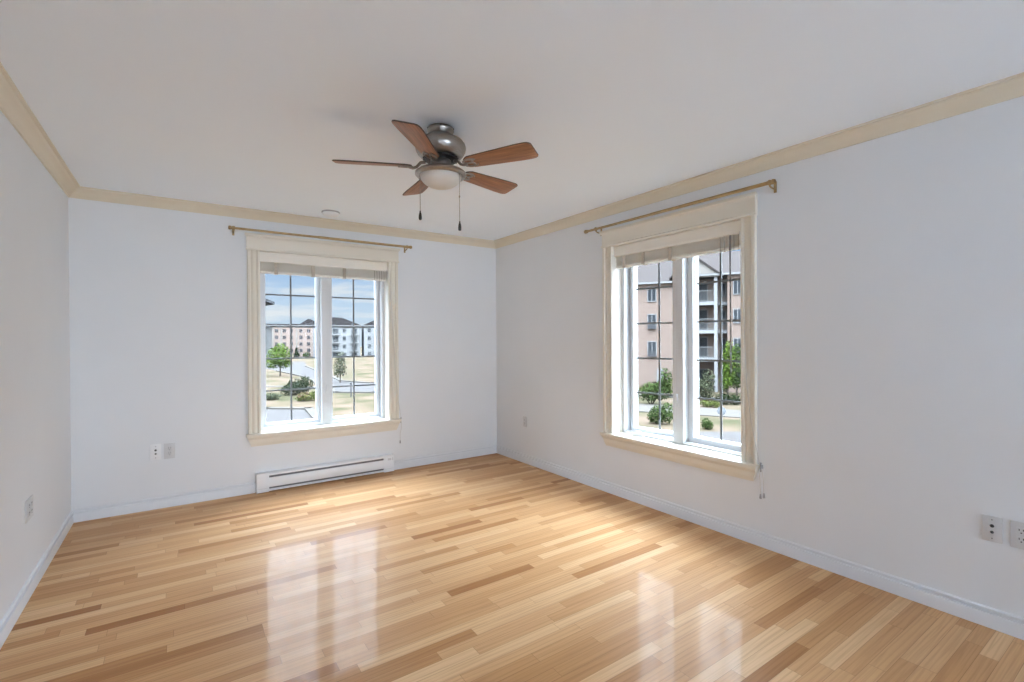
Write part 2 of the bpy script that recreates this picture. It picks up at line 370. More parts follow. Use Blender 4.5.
# ------------------------------------------------------------------ blinds, pulled all the way up
def make_blind(label, loc, rz, hw, wand, cord_pts, loops):
    r = thing('window_blind', label, 'window blind', loc, rz, 'raised cream blinds'); z0 = loc[2]
    w = hw - .010
    b = MB(); b.box(-w, w, .030, .078, 2.040-z0, 2.092-z0, .003); b.build('headrail', 'creamlight', r)
    vp = [(.012, 2.012), (.020, 2.008), (.026, 2.012), (.026, 2.098), (.014, 2.098), (.008, 2.090), (.010, 2.080), (.010, 2.030), (.008, 2.020)]
    b = MB(); b.loft([[(-w-.003, v, z-z0) for v, z in vp], [(w+.003, v, z-z0) for v, z in vp]])
    for s in (-1, 1): b.box(s*w-.004+(-.001 if s > 0 else .001), s*w+.004+(-.001 if s > 0 else .001), .024, .070, 2.012-z0, 2.096-z0, .001)
    b.build('valance', 'creamlight', r)
    b = MB(); n = 11
    for k in range(n):
        zz = 1.937 + k*.0072 - z0; sh = R.uniform(-.002, .002)
        b.box(-w+.004, w-.004, .030+sh, .076+sh, zz, zz+.0042, .001)
    b.build('slat_stack', 'creamlight', r)
    b = MB(); b.box(-w+.002, w-.002, .028, .078, 1.914-z0, 1.934-z0, .004); b.build('bottom_rail', 'creamlight', r)
    for x in (-.441, -.130, .155) if rz == 0 else (-.470, -.270, -.013):
        b = MB(); b.box(x-.015, x+.015, .0245, .0275, 1.912-z0, 2.014-z0)
        b.box(x-.015, x+.015, .0245, .079, 1.9095-z0, 1.9125-z0); b.build('ladder_tape', 'tape', r)
    b = MB()
    for k in range(5):
        x = (.448 if rz == 0 else .40) + k*(.024 if rz == 0 else .033)
        b.tube([(x, .0245, 2.02-z0), (x+.002, .022, 1.95-z0), (x+.001, .024, 1.905-z0)], .0028, 6)
    b.build('lift_cord', 'tape', r)
    if wand is not None:
        b = MB(); b.tube([(wand, .018, 2.03-z0), (wand, .016, 1.94-z0), (wand+.006, .012, 1.085-z0)], [.003, .0045, .0055], 8)
        b.build('tilt_wand', 'muntin', r)
    b = MB()
    b.tube([(p[0], p[1], p[2]-z0) for p in cord_pts], .0022, 6)
    for lp in loops: b.tube([(p[0], p[1], p[2]-z0) for p in lp], .0022, 6)
    pc = b.build('pull_cord', 'cord', r)
    for lp in loops:
        e = lp[-1]; b = MB(); b.lathe([(0, .004), (.004, .002), (.006, -.018), (.007, -.026), (0, -.030)], (e[0], e[1], e[2]-z0), 10); b.build('cord_tassel', 'tassel', pc)
    # cleat at the end of the stool
    b = MB(); c = cord_pts[-1]
    b.box(c[0]-.005, c[0]+.005, -.018, -.001, c[2]-.012-z0, c[2]+.012-z0, .002)
    b.box(c[0]-.004, c[0]+.004, -.024, -.016, c[2]-.030-z0, c[2]+.030-z0, .002); b.build('cord_cleat', 'tassel', r)
    return r
ca = [(AW-.02, .0, 2.02), (AW+.006, -.034, 1.92), (AW+.03, -.036, 1.5), (AW+.055, -.036, 1.0), (AW+.085, -.036, .70), (AW+.118, -.030, .50)]
make_blind('cream slatted blind raised to the top of the window above the heater', (AX, 0, 2.012), 0, AW, None, ca,
           [[(AW+.118, -.028, .49), (AW+.122, -.020, .42), (AW+.112, -.010, .36), (AW+.113, -.009, .29)]])
cb = [(BW-.02, .0, 2.02), (BW+.008, -.034, 1.92), (BW+.030, -.036, 1.45), (BW+.045, -.036, 1.05), (BW+.072, -.036, .80), (BW+.128, -.028, .505)]
make_blind('cream slatted blind raised to the top of the right wall window', (0, BY, 2.012), -PI/2, BW, .478, cb,
           [[(BW+.118, -.026, .49), (BW+.122, -.018, .42), (BW+.119, -.009, .33)], [(BW+.138, -.026, .50), (BW+.143, -.018, .43), (BW+.141, -.009, .34)]])

# ------------------------------------------------------------------ curtain rods
def make_rod(label, loc, rz, x0, x1, bx):
    r = thing('curtain_rod', label, 'curtain rod', loc, rz, 'bare brass curtain rods')
    xm = x0 + (x1-x0)*.45
    b = MB(); b.tube([(x0, 0, 0), (xm, 0, 0)], .0098, 14); b.tube([(xm-.02, 0, 0), (x1, 0, 0)], .0115, 14); b.build('rod', 'brass', r)
    for s, x in ((-1, x0), (1, x1)):
        b = MB(); b.lathe([(0, -.006*s), (.012, -.006*s), (.014, .0), (.014, .006*s), (.011, .008*s), (.011, .012*s), (.016, .014*s), (.016, .024*s), (.013, .030*s), (0, .031*s)], (x, 0, 0), 20, 'x'); b.build('finial', 'brass', r)
    for x in bx:
        b = MB(); b.box(x-.008, x+.008, .064, .069, -.050, .018, .001)
        b.tube([(x, .066, -.030), (x, .030, -.028), (x, .004, -.022), (x, 0, -.012)], .0048, 8)
        b.lathe([(.0155, -.006), (.0165, -.004), (.0165, .004), (.0155, .006), (.0118, .006), (.0118, -.006)], (x, 0, 0), 20, 'x'); b.build('bracket', 'brass', r)
make_rod('thin brass curtain rod above the window over the heater', (AX, -.07, 2.262), 0, -.785, .775, (-.775, .755))
make_rod('thin brass curtain rod above the right wall window', (-.07, BY, 2.262), -PI/2, -.805, .790, (-.700, .787))

# ------------------------------------------------------------------ ceiling fan
FX, FY = -1.882, -2.397
fan = thing('ceiling_fan', 'five bladed pewter ceiling fan with cherry wood blades and glass bowl light', 'ceiling fan', (FX, FY, 2.44))
def zl(z): return z - 2.44
b = MB(); b.lathe([(.0, 0), (.060, 0), (.066, -.003), (.070, -.012), (.070, -.020), (.064, -.030), (.056, -.040), (.050, -.046), (0, -.046)]); cp = b.build('canopy', 'pewter', fan)
for k in range(5):
    a = k*2*PI/5+.5; b = MB(); b.lathe([(0, -.002), (.004, -.002), (.004, .003), (0, .003)], (.069*math.cos(a), .069*math.sin(a), -.012), 10, 'z')
    b.build('screw', 'darkmetal', cp)
b = MB(); b.lathe([(0, -.040), (.060, -.040), (.074, -.046), (.080, -.056), (.098, -.064), (.118, -.074), (.130, -.090), (.134, -.106), (.130, -.124), (.124, -.134), (.120, -.142), (.108, -.154), (.092, -.160), (0, -.160)], n=56); b.build('motor_housing', 'pewter', fan)
b = MB(); b.lathe([(.0, -.158), (.086, -.158), (.090, -.162), (.090, -.169), (.082, -.172), (0, -.172)], n=48)
for k in range(20):
    a = 2*PI*k/20; b.box(.086, .094, -.004, .004, -.169, -.162); vs = b.bm.verts[-8:]; bmesh.ops.rotate(b.bm, verts=vs, cent=(0, 0, 0), matrix=Matrix.Rotation(a, 3, 'Z'))
b.build('flywheel', 'darkmetal', fan)
b = MB(); b.lathe([(0, -.170), (.050, -.170), (.054, -.175), (.054, -.200), (.056, -.208), (0, -.208)]); b.build('switch_housing', 'pewter', fan)
b = MB(); b.lathe([(0, -.204), (.052, -.210), (.064, -.219), (.096, -.224), (.122, -.231), (.134, -.241), (.135, -.250), (.128, -.257), (.114, -.259), (.108, -.253), (.06, -.240), (0, -.240)], n=56); lf = b.build('light_fitter', 'pewter', fan)
b = MB(); pr = [(.0, -.246), (.106, -.246)] + [(.109*math.cos(t), -.254 - .066*math.sin(t)) for t in [PI/2*i/12 for i in range(12)]] + [(0, -.320)]
b.lathe(pr, n=56); b.build('glass_bowl', 'bowl', fan)
A0 = math.radians(155.5); PITCH = math.radians(13.5)
blade_me = None
for k in range(5):
    ang = A0 + k*2*PI/5
    # local frame: x along the blade, y towards counter-clockwise; counter-clockwise edge lower
    base = Matrix.Rotation(ang, 4, 'Z')
    tilt = Matrix.Translation((0, 0, zl(2.232))) @ Matrix.Rotation(-PITCH, 4, 'X')
    out = []
    r0, r1 = .150, .545; w0, w1 = .046, .066
    def hwid(x): t = (x-r0)/(r1-r0); return w0 + (w1-w0)*min(1, t*1.25)
    up_ = [(r0+.0, .018), (r0+.006, .030), (r0+.018, .040), (r0+.035, hwid(r0+.035))] + [(r0+.035+(r1-.035-r0-.035)*i/6, hwid(r0+.035+(r1-.035-r0-.035)*i/6)) for i in range(1, 7)] + [(r1-.020, .063), (r1-.009, .056), (r1-.004, .045)]
    outl = up_ + [(x, -y) for x, y in reversed(up_)]
    b = MB(); th = .0032
    rings = []
    for (dz, sc) in ((-th, .0016), (-th+.0012, 0), (th-.0012, 0), (th, .0016)):
        rings.append([(x + (sc if x < .3 else -sc), y - math.copysign(sc, y), dz) for x, y in outl])
    b.mi = 1; b.loft(rings)
    for f in b.bm.faces:
        if abs(f.normal.z) > .9 or len(f.verts) > 4: f.material_index = 0
    me_o = b.build('blade', ['blade', 'darkedge'], fan); me_o.matrix_local = base @ tilt
    # blade arm: curved bar from the flywheel, dipping, then a looped plate under the blade root
    b = MB()
    b.tube([(.080, 0, .022), (.105, 0, .018), (.125, 0, -.004), (.145, 0, -.012), (.165, 0, -.0085)], [.008, .008, .0075, .007, .006], 8)
    for sgn in (-1, 1):
        pts = [(.150, 0, -.008)] + [(.176+.030*math.cos(t), sgn*(.014+.013*math.sin(t)), -.0065) for t in [PI+ i*2*PI/18 for i in range(19)]]
        b.tube(pts[1:], .0038, 8)
    pts = [(.185+.042*math.cos(t), .034*math.sin(t), -.0062) for t in [PI*.18 + i*(2*PI*.82-0)/22 for i in range(23)]]
    b.tube(pts, .0036, 8)
    for q in ((.160, 0), (.200, .012), (.200, -.012)): b.lathe([(0, -.011), (.005, -.010), (.006, -.004), (0, -.003)], (*q, 0), 10)
    am = b.build('blade_arm', 'pewter', fan); am.matrix_local = base @ tilt
rr, ru = Vector((.8236, -.5671, 0)), Vector((.5671, .8236, 0))
for off, dep, zb, nm in ((.104, -.050, 1.885, 'long'), (-.116, .03, 1.962, 'short')):
    p = rr*off + ru*dep; zt = -.250 if nm == 'long' else -.252
    b = MB(); zb_ = zl(zb) + .050
    nb = int((zt-zb_)/.006)
    b.tube([(p.x, p.y, zt), (p.x, p.y, zb_)], .0016, 6)
    for q in range(0, nb, 1): b.lathe([(0, -.0022), (.0022, 0), (0, .0022)], (p.x, p.y, zt-q*.006), 6)
    if nm == 'long': b.lathe([(0, -.006), (.004, -.004), (.004, .004), (0, .006)], (p.x, p.y, (zt+zb_)/2), 10)
    b.lathe([(.0, .004), (.007, .003), (.008, -.004), (.004, -.012), (0, -.013)], (p.x, p.y, zt), 12)
    ch = b.build('pull_chain', 'pewter', fan)
    b = MB(); b.lathe([(0, .050), (.0035, .049), (.004, .040), (.007, .030), (.0085, .016), (.0080, .004), (.005, 0), (0, 0)], (p.x, p.y, zl(zb)), 14); b.build('pull_knob', 'black', ch)

# ------------------------------------------------------------------ smoke detector
sm = thing('smoke_detector', 'round white smoke detector on the ceiling near the crown moulding', 'smoke detector', (-1.930, -.340, 2.44))
b = MB(); b.lathe([(0, 0), (.074, 0), (.076, -.003), (.076, -.010), (.072, -.012), (0, -.012)], n=48); b.build('base_ring', mat('grey_detector_ring', (.42, .42, .43), .4), sm)
b = MB(); b.lathe([(0, -.011), (.070, -.011), (.071, -.016), (.066, -.028), (.056, -.034), (.052, -.0335), (.050, -.036), (.020, -.039), (0, -.039)], n=48); b.build('cover', 'plate', sm)

# ------------------------------------------------------------------ electric baseboard heater
ht = thing('baseboard_heater', 'long white electric baseboard heater on the floor below the window', 'heater', (0, 0, 0))
def lx(bd): return bd
D = -.068; HZ = .168
b = MB()
b.box(HX0+.004, HX1-.004, -.012, -.001, .012, HZ-.002)                           # back plate
tp = [(-.001, HZ), (-.056, HZ), (D, HZ-.008), (D, HZ-.022), (-.060, HZ-.022), (-.058, HZ-.010), (-.001, HZ-.006)]
b.loft([[(HX0+.002, y, z) for y, z in tp], [(HX1-.002, y, z) for y, z in tp]])
b.loft([[(x, y, z) for y, z in ((-.001, .012), (D+.002, .012), (D, .018), (D, .030), (D+.006, .030), (D+.006, .020), (-.001, .020))] for x in (HX0+.002, HX1-.002)])
b.build('housing', 'heater', ht)
b = MB(); fp = [(D, .046), (D-.003, .052), (D-.003, .120), (D, .128), (D+.004, .128), (D+.004, .046)]
b.loft([[(HX0+.095, y, z) for y, z in fp], [(HX1-.100, y, z) for y, z in fp]]); b.build('front_panel', 'heater', ht)
for x0, x1 in ((HX0, HX0+.098), (HX1-.102, HX1)):
    b = MB(); b.box(x0, x1, D-.002, -.002, .006, HZ+.001, .004); ec = b.build('end_cap', 'heater', ht)
    b = MB(); b.box(x0+.004, x1-.004, D-.0028, D-.001, .037, .040); b.build('seam', 'greyplate', ec)
b = MB(); b.box(HX0+.098, HX1-.102, -.050, -.040, .018, HZ-.008); b.build('heat_fins', 'fins', ht)
b = MB(); b.box(HX1-.020, HX1-.012, D-.006, D-.0015, .118, .146, .001); b.box(HX1-.066, HX1-.030, D-.004, D-.0015, .120, .142, .001); b.build('thermostat_slot', 'greyplate', ht)

# ------------------------------------------------------------------ wall plates (local: x along wall, -y into room)
def plate(label, cat, loc, rz, w, h, kind, m='plate', name='wall_outlet', group=None):
    r = thing(name, label, cat, loc, rz, group)
    b = MB(); b.box(-w/2, w/2, -.007, -.0005, -h/2, h/2, .003); b.build('cover_plate', m, r)
    if kind == 'duplex':
        for sx_ in ((0,) if w < .1 else (-.024, .024)):
            for s in (-1, 1):
                b = MB(); b.box(sx_-.016, sx_+.016, -.0095, -.006, s*.0195-.014, s*.0195+.014, .003); f = b.build('receptacle', m, r)
                b = MB()
                for qx in (-.0065, .0065): b.box(sx_+qx-.0013, sx_+qx+.0013, -.0102, -.009, s*.0195+.001, s*.0195+.010)
                b.lathe([(0, -.0102), (.0028, -.0102), (.0028, -.009), (0, -.009)], (sx_, 0, s*.0195-.007), 10, 'y'); b.build('slot', 'black', f)
    elif kind == 'jack':
        for z, s in ((.014, .006), (-.014, .005)):
            b = MB(); b.lathe([(0, -.016), (s*.5, -.016), (s, -.012), (s+.002, -.006), (0, -.006)], (0, 0, z), 14, 'y'); b.build('jack', 'black', r)
        for z in (-.042, .042):
            b = MB(); b.lathe([(0, -.0085), (.003, -.008), (.0035, -.006), (0, -.006)], (0, 0, z*h/.115), 10, 'y')
            b.build('screw', 'tassel', r)
    else:
        b = MB(); b.box(-w*.24, w*.24, -.0095, -.006, -h*.30, h*.30, .002); b.build('insert', m, r)
    return r
plate('white cable jack plate beside a grey plate on the far wall', 'wall outlet', (-3.188, 0, .447), 0, .070, .122, 'jack', name='cable_jack')
plate('grey outlet plate right of the white jack on the far wall', 'wall outlet', (-3.099, 0, .445), 0, .072, .122, 'duplex', 'greyplate')
plate('grey outlet plate low on the left wall', 'wall outlet', (-RW, -1.205, .447), PI/2, .150, .112, 'duplex', 'greyplate')
plate('small grey outlet plate on the right wall near the room corner', 'wall outlet', (0, -.560, .440), -PI/2, .066, .110, 'duplex', 'greyplate')
plate('cable jack plate with two black sockets on the right wall', 'wall outlet', (0, -4.150, .450), -PI/2, .068, .115, 'jack', 'greyplate', name='cable_jack')
plate('duplex power outlet at the right edge of the right wall', 'wall outlet', (0, -4.243, .450), -PI/2, .072, .117, 'duplex', 'greyplate')

# ------------------------------------------------------------------ outside: unseen pale deck added behind the room to bounce daylight in
b = MB().box(-RW-1.5, TH+.01, -RD-10.0, -RD-TH, -.2, -.02); struct(b.build('bounce_deck', mat('pale_bounce_deck', (.74, .74, .74), .8, var=.04)), 'unseen pale deck added behind the viewer to bounce daylight inside')

# ------------------------------------------------------------------ outside: the land, roads and paths
GZ = -3.7
def zg(x, y): return GZ - .0093*max(0.0, y-60.0)
def ground_mat(name, c1, c2, c3, sc):
    m = bpy.data.materials.new(name); t, p = nodes(m); p.inputs['Roughness'].default_value = .95; p.inputs['Specular IOR Level'].default_value = 0
    co = t.nodes.new('ShaderNodeTexCoord'); n = t.nodes.new('ShaderNodeTexNoise'); n.inputs['Scale'].default_value = sc; n.inputs['Detail'].default_value = 8
    t.links.new(co.outputs['Object'], n.inputs['Vector']); r = t.nodes.new('ShaderNodeValToRGB'); e = r.color_ramp.elements
    e.new(.5)
    for i, (q, c) in enumerate(((.36, c1), (.5, c2), (.64, c3))): e[i].position = q; e[i].color = (*c, 1)
    t.links.new(n.outputs[0], r.inputs[0]); t.links.new(r.outputs[0], p.inputs['Base Color']); return m
MT['lawn'] = ground_mat('dry_lawn', (0.0219, 0.0208, 0.0122), (0.0358, 0.0282, 0.0191), (0.0459, 0.0337, 0.0251), .35)
MT['asphalt'] = ground_mat('pale_asphalt', (0.0288, 0.0264, 0.0254), (0.0315, 0.0291, 0.0277), (0.0346, 0.0318, 0.0302), .8)
MT['concrete'] = ground_mat('pale_kerb_concrete', (0.0366, 0.0326, 0.0286), (0.0389, 0.035, 0.0307), (0.0405, 0.0366, 0.0326), 1.5)
def brick_mat(name, c1, c2, mortar, sc=4.0):
    m = bpy.data.materials.new(name); t, p = nodes(m); p.inputs['Roughness'].default_value = .9; p.inputs['Specular IOR Level'].default_value = 0
    co = t.nodes.new('ShaderNodeTexCoord'); mp = t.nodes.new('ShaderNodeMapping'); mp.inputs['Rotation'].default_value = (PI/2, 0, 0)
    sp = t.nodes.new('ShaderNodeSeparateXYZ'); cb_ = t.nodes.new('ShaderNodeCombineXYZ'); ad = t.nodes.new('ShaderNodeMath')
    t.links.new(co.outputs['Object'], sp.inputs[0]); t.links.new(sp.outputs[0], ad.inputs[0]); t.links.new(sp.outputs[1], ad.inputs[1])
    t.links.new(ad.outputs[0], cb_.inputs[0]); t.links.new(sp.outputs[2], cb_.inputs[1])
    bk = t.nodes.new('ShaderNodeTexBrick'); bk.inputs['Scale'].default_value = sc
    bk.inputs['Color1'].default_value = (*c1, 1); bk.inputs['Color2'].default_value = (*c2, 1); bk.inputs['Mortar'].default_value = (*mortar, 1); bk.inputs['Mortar Size'].default_value = .02
    t.links.new(cb_.outputs[0], bk.inputs['Vector']); t.links.new(bk.outputs['Color'], p.inputs['Base Color']); return m
MT['brick'] = brick_mat('red_brick', (0.0981, 0.0686, 0.0553), (0.0792, 0.0536, 0.0439), (0.0909, 0.0851, 0.0737), 3.2)
MT['palebrick'] = brick_mat('pale_brick', (0.12, 0.0915, 0.0776), (0.104, 0.0768, 0.0653), (0.117, 0.0939, 0.0822), 2.0)
MT['siding'] = mat('pale_grey_siding', (0.091, 0.091, 0.091), .8, var=.03, scale=.8, spec=0)
MT['creamsiding'] = mat('cream_gable_siding', (0.0946, 0.0851, 0.0758), .8, var=.03, scale=.8, spec=0)
MT['exwhite'] = mat('white_exterior_paint', (0.102, 0.1, 0.0984), .6, var=.02, scale=1, spec=0)
MT['shingle'] = mat('grey_roof_shingle', (0.0243, 0.0209, 0.0196), .9, var=.12, scale=3, stretch=(1, 1, 6), spec=0)
MT['greyshingle'] = mat('dark_grey_roof_shingle', (0.0058, 0.00508, 0.00492), .9, var=.12, scale=3, stretch=(1, 1, 6), spec=0)
MT['exglass'] = mat('dark_window_glass', (0.0163, 0.0178, 0.0197), .25, var=.2, scale=.7, spec=.02)
MT['rail'] = mat('pale_grey_railing', (0.0645, 0.0645, 0.0624), .5, var=.03, spec=0)
MT['exmetal'] = mat('grey_sign_metal', (0.0758, 0.0794, 0.0832), .5, var=.03, spec=0)
MT['post'] = mat('weathered_post', (0.0283, 0.0283, 0.0296), .7, var=.1, spec=0)
def leaf_mat(name, c, v=.35):
    return mat(name, c, .85, var=v, scale=3.0, spec=0)
MT['bark'] = mat('bark', (0.0267, 0.0208, 0.017), .95, var=.2, scale=8, spec=0)

b = MB(); xs = [-160, -60, -30, -12, 0, 12, 30, 60, 110, 170, 260, 400, 600]; ys = [-60, -20, 0, 30, 60, 100, 160, 230, 320, 480, 800]
vv = [[b.bm.verts.new((x, y, zg(x, y))) for x in xs] for y in ys]
for i in range(len(ys)-1):
    for j in range(len(xs)-1): b._f((vv[i][j], vv[i][j+1], vv[i+1][j+1], vv[i+1][j]))
struct(b.build('ground', 'lawn'), 'dry patchy lawn around the buildings')
def strip(name, m, pts, h, label=None):
    b = MB(); a = [b.bm.verts.new((x, y, zg(x, y)+h)) for x, y in pts]; c = [b.bm.verts.new((x, y, zg(x, y)-.15)) for x, y in pts]
    f = b._f(a); n = len(pts)
    for i in range(n): b._f((a[i], a[(i+1) % n], c[(i+1) % n], c[i]))
    bmesh.ops.triangulate(b.bm, faces=[f]); return struct(b.build(name, m), label)
def kerb(name, pts, w, h, label, m='concrete'):
    b = MB(); prev = None
    for (x0, y0), (x1, y1) in zip(pts, pts[1:]):
        d = Vector((x1-x0, y1-y0)).normalized(); n = Vector((-d.y, d.x))*w/2
        P_ = [Vector((x0, y0))-d*w*.4+n, Vector((x1, y1))+d*w*.4+n, Vector((x1, y1))+d*w*.4-n, Vector((x0, y0))-d*w*.4-n]
        top = [b.bm.verts.new((p.x, p.y, zg(p.x, p.y)+h)) for p in P_]; bot = [b.bm.verts.new((p.x, p.y, zg(p.x, p.y)-.1)) for p in P_]
        b._f(top); b._f(list(reversed(bot)))
        for i in range(4): b._f((top[i], top[(i+1) % 4], bot[(i+1) % 4], bot[i]))
    return struct(b.build(name, m), label)
strip('parking_lot', 'asphalt', [(-30, 58), (2.14, 34.43), (4.5, 32.3), (3.95, 26.5), (3.2, 14), (3.0, 8), (-30, 8)], .02, 'pale asphalt lot below the far window')
kerb('kerb', [(-20, 50.6), (2.14, 34.43), (4.63, 32.4), (4.05, 26.5), (3.2, 10)], .55, .12, 'pale kerb round the corner of the asphalt lot')
strip('road', 'asphalt', [(60, 12), (28, 31), (12, 40), (9.3, 42.1), (8.8, 46), (10.5, 57), (11.2, 66), (10.8, 85), (8, 130), (24, 130), (18.2, 100), (16.3, 83), (14.4, 66), (13.2, 55), (15, 49.8), (31, 39.5), (62, 20)], .03, 'pale road bending away past the lawn')
kerb('kerb.001', [(60, 12), (28, 31), (12, 40), (9.2, 42.3), (8.7, 46), (10.4, 57), (11.0, 66), (10.6, 85)], .45, .13, 'pale kerb on the near side of the bending road')
kerb('kerb.002', [(62, 20), (31, 39.6), (15, 50.0), (13.1, 55), (14.4, 66), (16.3, 83), (18.2, 100)], .55, .13, 'pale kerb on the far side of the bending road')
kerb('sidewalk', [(-12, 63), (2.5, 55.5), (8.9, 49)], .9, .05, 'narrow pale path crossing the dry lawn')
strip('parking_lot.001', 'asphalt', [(7, 22), (14.2, 15.0), (19.8, 10.8), (21.5, 9.55), (29, 4), (40, -8), (7, -8)], .02, 'pale asphalt below the right wall window')
strip('path', 'concrete', [(12, 31), (22.7, 17.4), (25.75, 12.0), (33, 0), (37, 0), (28.6, 13.5), (26.4, 19.0), (15, 34)], .05, 'pinkish concrete path between the lawn and the brick building')
kerb('kerb.003', [(22, 35.5), (29.5, 24.0), (33.4, 17.2), (40, 6)], .8, .14, 'pale kerb in front of the brick building planting')

# ------------------------------------------------------------------ outside: plants
def foliage(blobs, n, size, seed):
    rr_ = random.Random(seed); b = MB()
    tot = sum(rx*ry*rz_ for (_, _, _, rx, ry, rz_) in blobs)
    for (cx, cy, cz, rx, ry, rz_) in blobs:
        for _ in range(int(n*rx*ry*rz_/tot)+4):
            d = Vector((rr_.gauss(0, 1), rr_.gauss(0, 1), rr_.gauss(0, 1))).normalized(); q = rr_.random()**.30
            p = Vector((cx+d.x*rx*q, cy+d.y*ry*q, cz+d.z*rz_*q))
            nrm = (d*1.0 + Vector((rr_.gauss(0, .6), rr_.gauss(0, .6), rr_.gauss(0, .6)+.4))).normalized()
            u = nrm.orthogonal().normalized(); u.rotate(Matrix.Rotation(rr_.random()*6.28, 3, nrm)); v = nrm.cross(u); s = size*rr_.uniform(.6, 1.3)
            k = [p+u*s, p+v*s*.55+nrm*s*.12, p-u*s, p-v*s*.55+nrm*s*.12]
            b._f([b.bm.verts.new(x) for x in k])
    return b
def plant(name, label, cat, x, y, blobs, n, size, leaf, seed, trunk=None, group=None, extra=None):
    r = thing(name, label, cat, (x, y, zg(x, y)), 0, group)
    foliage(blobs, n, size, seed).build('foliage', leaf, r, sharp=False)
    b = MB()
    if trunk:
        rad, h = trunk; b.tube([(0, 0, -.1), (.02*h, .01*h, h*.5), (-.01*h, .02*h, h)], [rad, rad*.8, rad*.4], 8)
        for cxx, cyy, czz, rx, ry, rz_ in blobs: b.tube([(0, .01*h, h*.55), (cxx*.5, cyy*.5, (h*.55+czz)*.5), (cxx*.9, cyy*.9, czz)], [rad*.45, rad*.3, rad*.12], 6)
    else:
        for cxx, cyy, czz, rx, ry, rz_ in blobs: b.tube([(0, 0, -.1), (cxx*.5, cyy*.5, czz*.45), (cxx*.9, cyy*.9, czz)], [.05, .035, .015], 6)
    b.build('trunk' if trunk else 'stem', 'bark', r)
    if extra:
        nm, mm, bl, nn, sz = extra; foliage(bl, nn, sz, seed+100).build(nm, mm, r, sharp=False)['kind'] = 'stuff'
    return r
LG = leaf_mat('light_green_leaf', (0.026, 0.04, 0.00697)); MG = leaf_mat('mid_green_leaf', (0.017, 0.0251, 0.00799)); DG = leaf_mat('dark_green_leaf', (0.00606, 0.00935, 0.00386))
OG = leaf_mat('grey_green_leaf', (0.0231, 0.0251, 0.0149)); FLW = leaf_mat('dusty_pink_flower', (0.0439, 0.0231, 0.017)); YG = leaf_mat('yellow_green_leaf', (0.032, 0.037, 0.011))
# seen through the far window
plant('leafy_tree', 'light green leafy tree across the lot seen through the left sash of the far window', 'tree', 8.7, 70.3,
      [(0, 0, 2.9, 1.7, 1.6, 1.5), (-.9, .2, 1.9, 1.1, 1.1, .8), (.6, 0, 1.7, 1.0, 1.0, .6), (.1, 0, 4.0, .8, .8, .7)], 1500, .17, LG, 1, (.11, 2.2))
plant('round_bush', 'dark green round bush on the lawn outside the far window', 'bush', 5.75, 42.9, [(0, 0, .75, 1.0, .9, .75), (.75, 0, .9, .75, .7, .8), (-.8, 0, .5, .6, .6, .5)], 1500, .10, DG, 2)
plant('flowering_shrub', 'low shrub with dusty pink flowers in front of the round bush', 'shrub', 5.55, 37.6, [(0, 0, .36, .75, .6, .35), (.7, -.1, .42, .5, .5, .42), (-.5, 0, .25, .4, .4, .25)], 700, .08, YG, 3, None, None,
      ('flowers', FLW, [(-.2, -.2, .45, .6, .5, .3)], 160, .07))
plant('small_bush', 'small dull green bush left of the dark round bush', 'bush', 3.15, 40.0, [(0, 0, .32, .55, .5, .32), (.5, .1, .25, .4, .4, .25)], 500, .08, OG, 4)
plant('slender_tree', 'slender grey green tree by the road in the right sash of the far window', 'tree', 12.35, 52.9,
      [(0, 0, 1.9, .75, .7, 1.2), (.1, 0, 3.0, .55, .5, .7), (-.35, 0, 1.1, .45, .4, .5), (.4, 0, 1.3, .4, .4, .5)], 620, .12, OG, 5, (.07, 2.4))
plant('distant_tree', 'small green tree before the grey block at the right of the far window', 'tree', 29.3, 88.0,
      [(0, 0, 1.7, 1.0, 1.0, 1.2), (.5, 0, 1.3, .7, .7, .8)], 500, .2, MG, 6, (.09, 1.5))
plant('conifer', 'dark small conifer standing at the foot of the beige apartment block', 'tree', 30.9, 178,
      [(0, 0, .9, 1.1, 1.1, .9), (0, 0, 2.2, .7, .7, 1.0), (0, 0, 3.2, .3, .3, .6)], 400, .28, DG, 7, (.12, 2.6))
plant('foundation_bush', 'dark bush at the foot of the beige apartment block right of the conifer', 'bush', 34.0, 177, [(0, 0, .8, 1.3, 1.1, .8)], 300, .28, MG, 8)
# seen through the right wall window
plant('leafy_tree', 'bright green tree before the balconies in the right sash of the right wall window', 'tree', 34.1, 17.95,
      [(0, 0, 2.6, .62, .62, 1.5), (.1, -.1, 3.9, .5, .5, .9), (-.1, .1, 1.4, .5, .5, .7)], 1300, .11, LG, 9, (.08, 2.6))
plant('leafy_tree', 'green tree against the brick wall at the far right of the right wall window', 'tree', 36.4, 18.5,
      [(0, 0, 2.4, .7, .7, 1.4), (.1, 0, 3.7, .5, .5, .8), (0, .1, 1.2, .6, .6, .6)], 1300, .11, MG, 10, (.08, 2.5))
plant('shrub', 'grey green shrub below the balconies outside the right wall window', 'shrub', 31.6, 18.3, [(0, 0, .9, .75, .7, .9), (.15, -.1, 1.8, .55, .55, .7), (-.3, .3, 1.3, .45, .45, .6)], 1100, .10, OG, 11)
plant('shrub', 'low tan and green shrub under the bright green tree', 'shrub', 30.6, 16.2, [(0, 0, .42, .7, .6, .42), (.6, -.6, .40, .6, .5, .4)], 600, .09, DG, 12)
plant('shrub', 'yellow green shrub on the strip of lawn beyond the concrete path', 'shrub', 28.5, 16.1, [(0, 0, .3, .5, .55, .36), (.25, -.5, .25, .4, .4, .28)], 600, .07, YG, 13)
plant('shrub', 'rounded olive shrub between the asphalt and the concrete path', 'shrub', 20.75, 11.05, [(0, 0, .30, .28, .3, .32), (.05, -.18, .22, .2, .2, .22)], 700, .045, MG, 14)
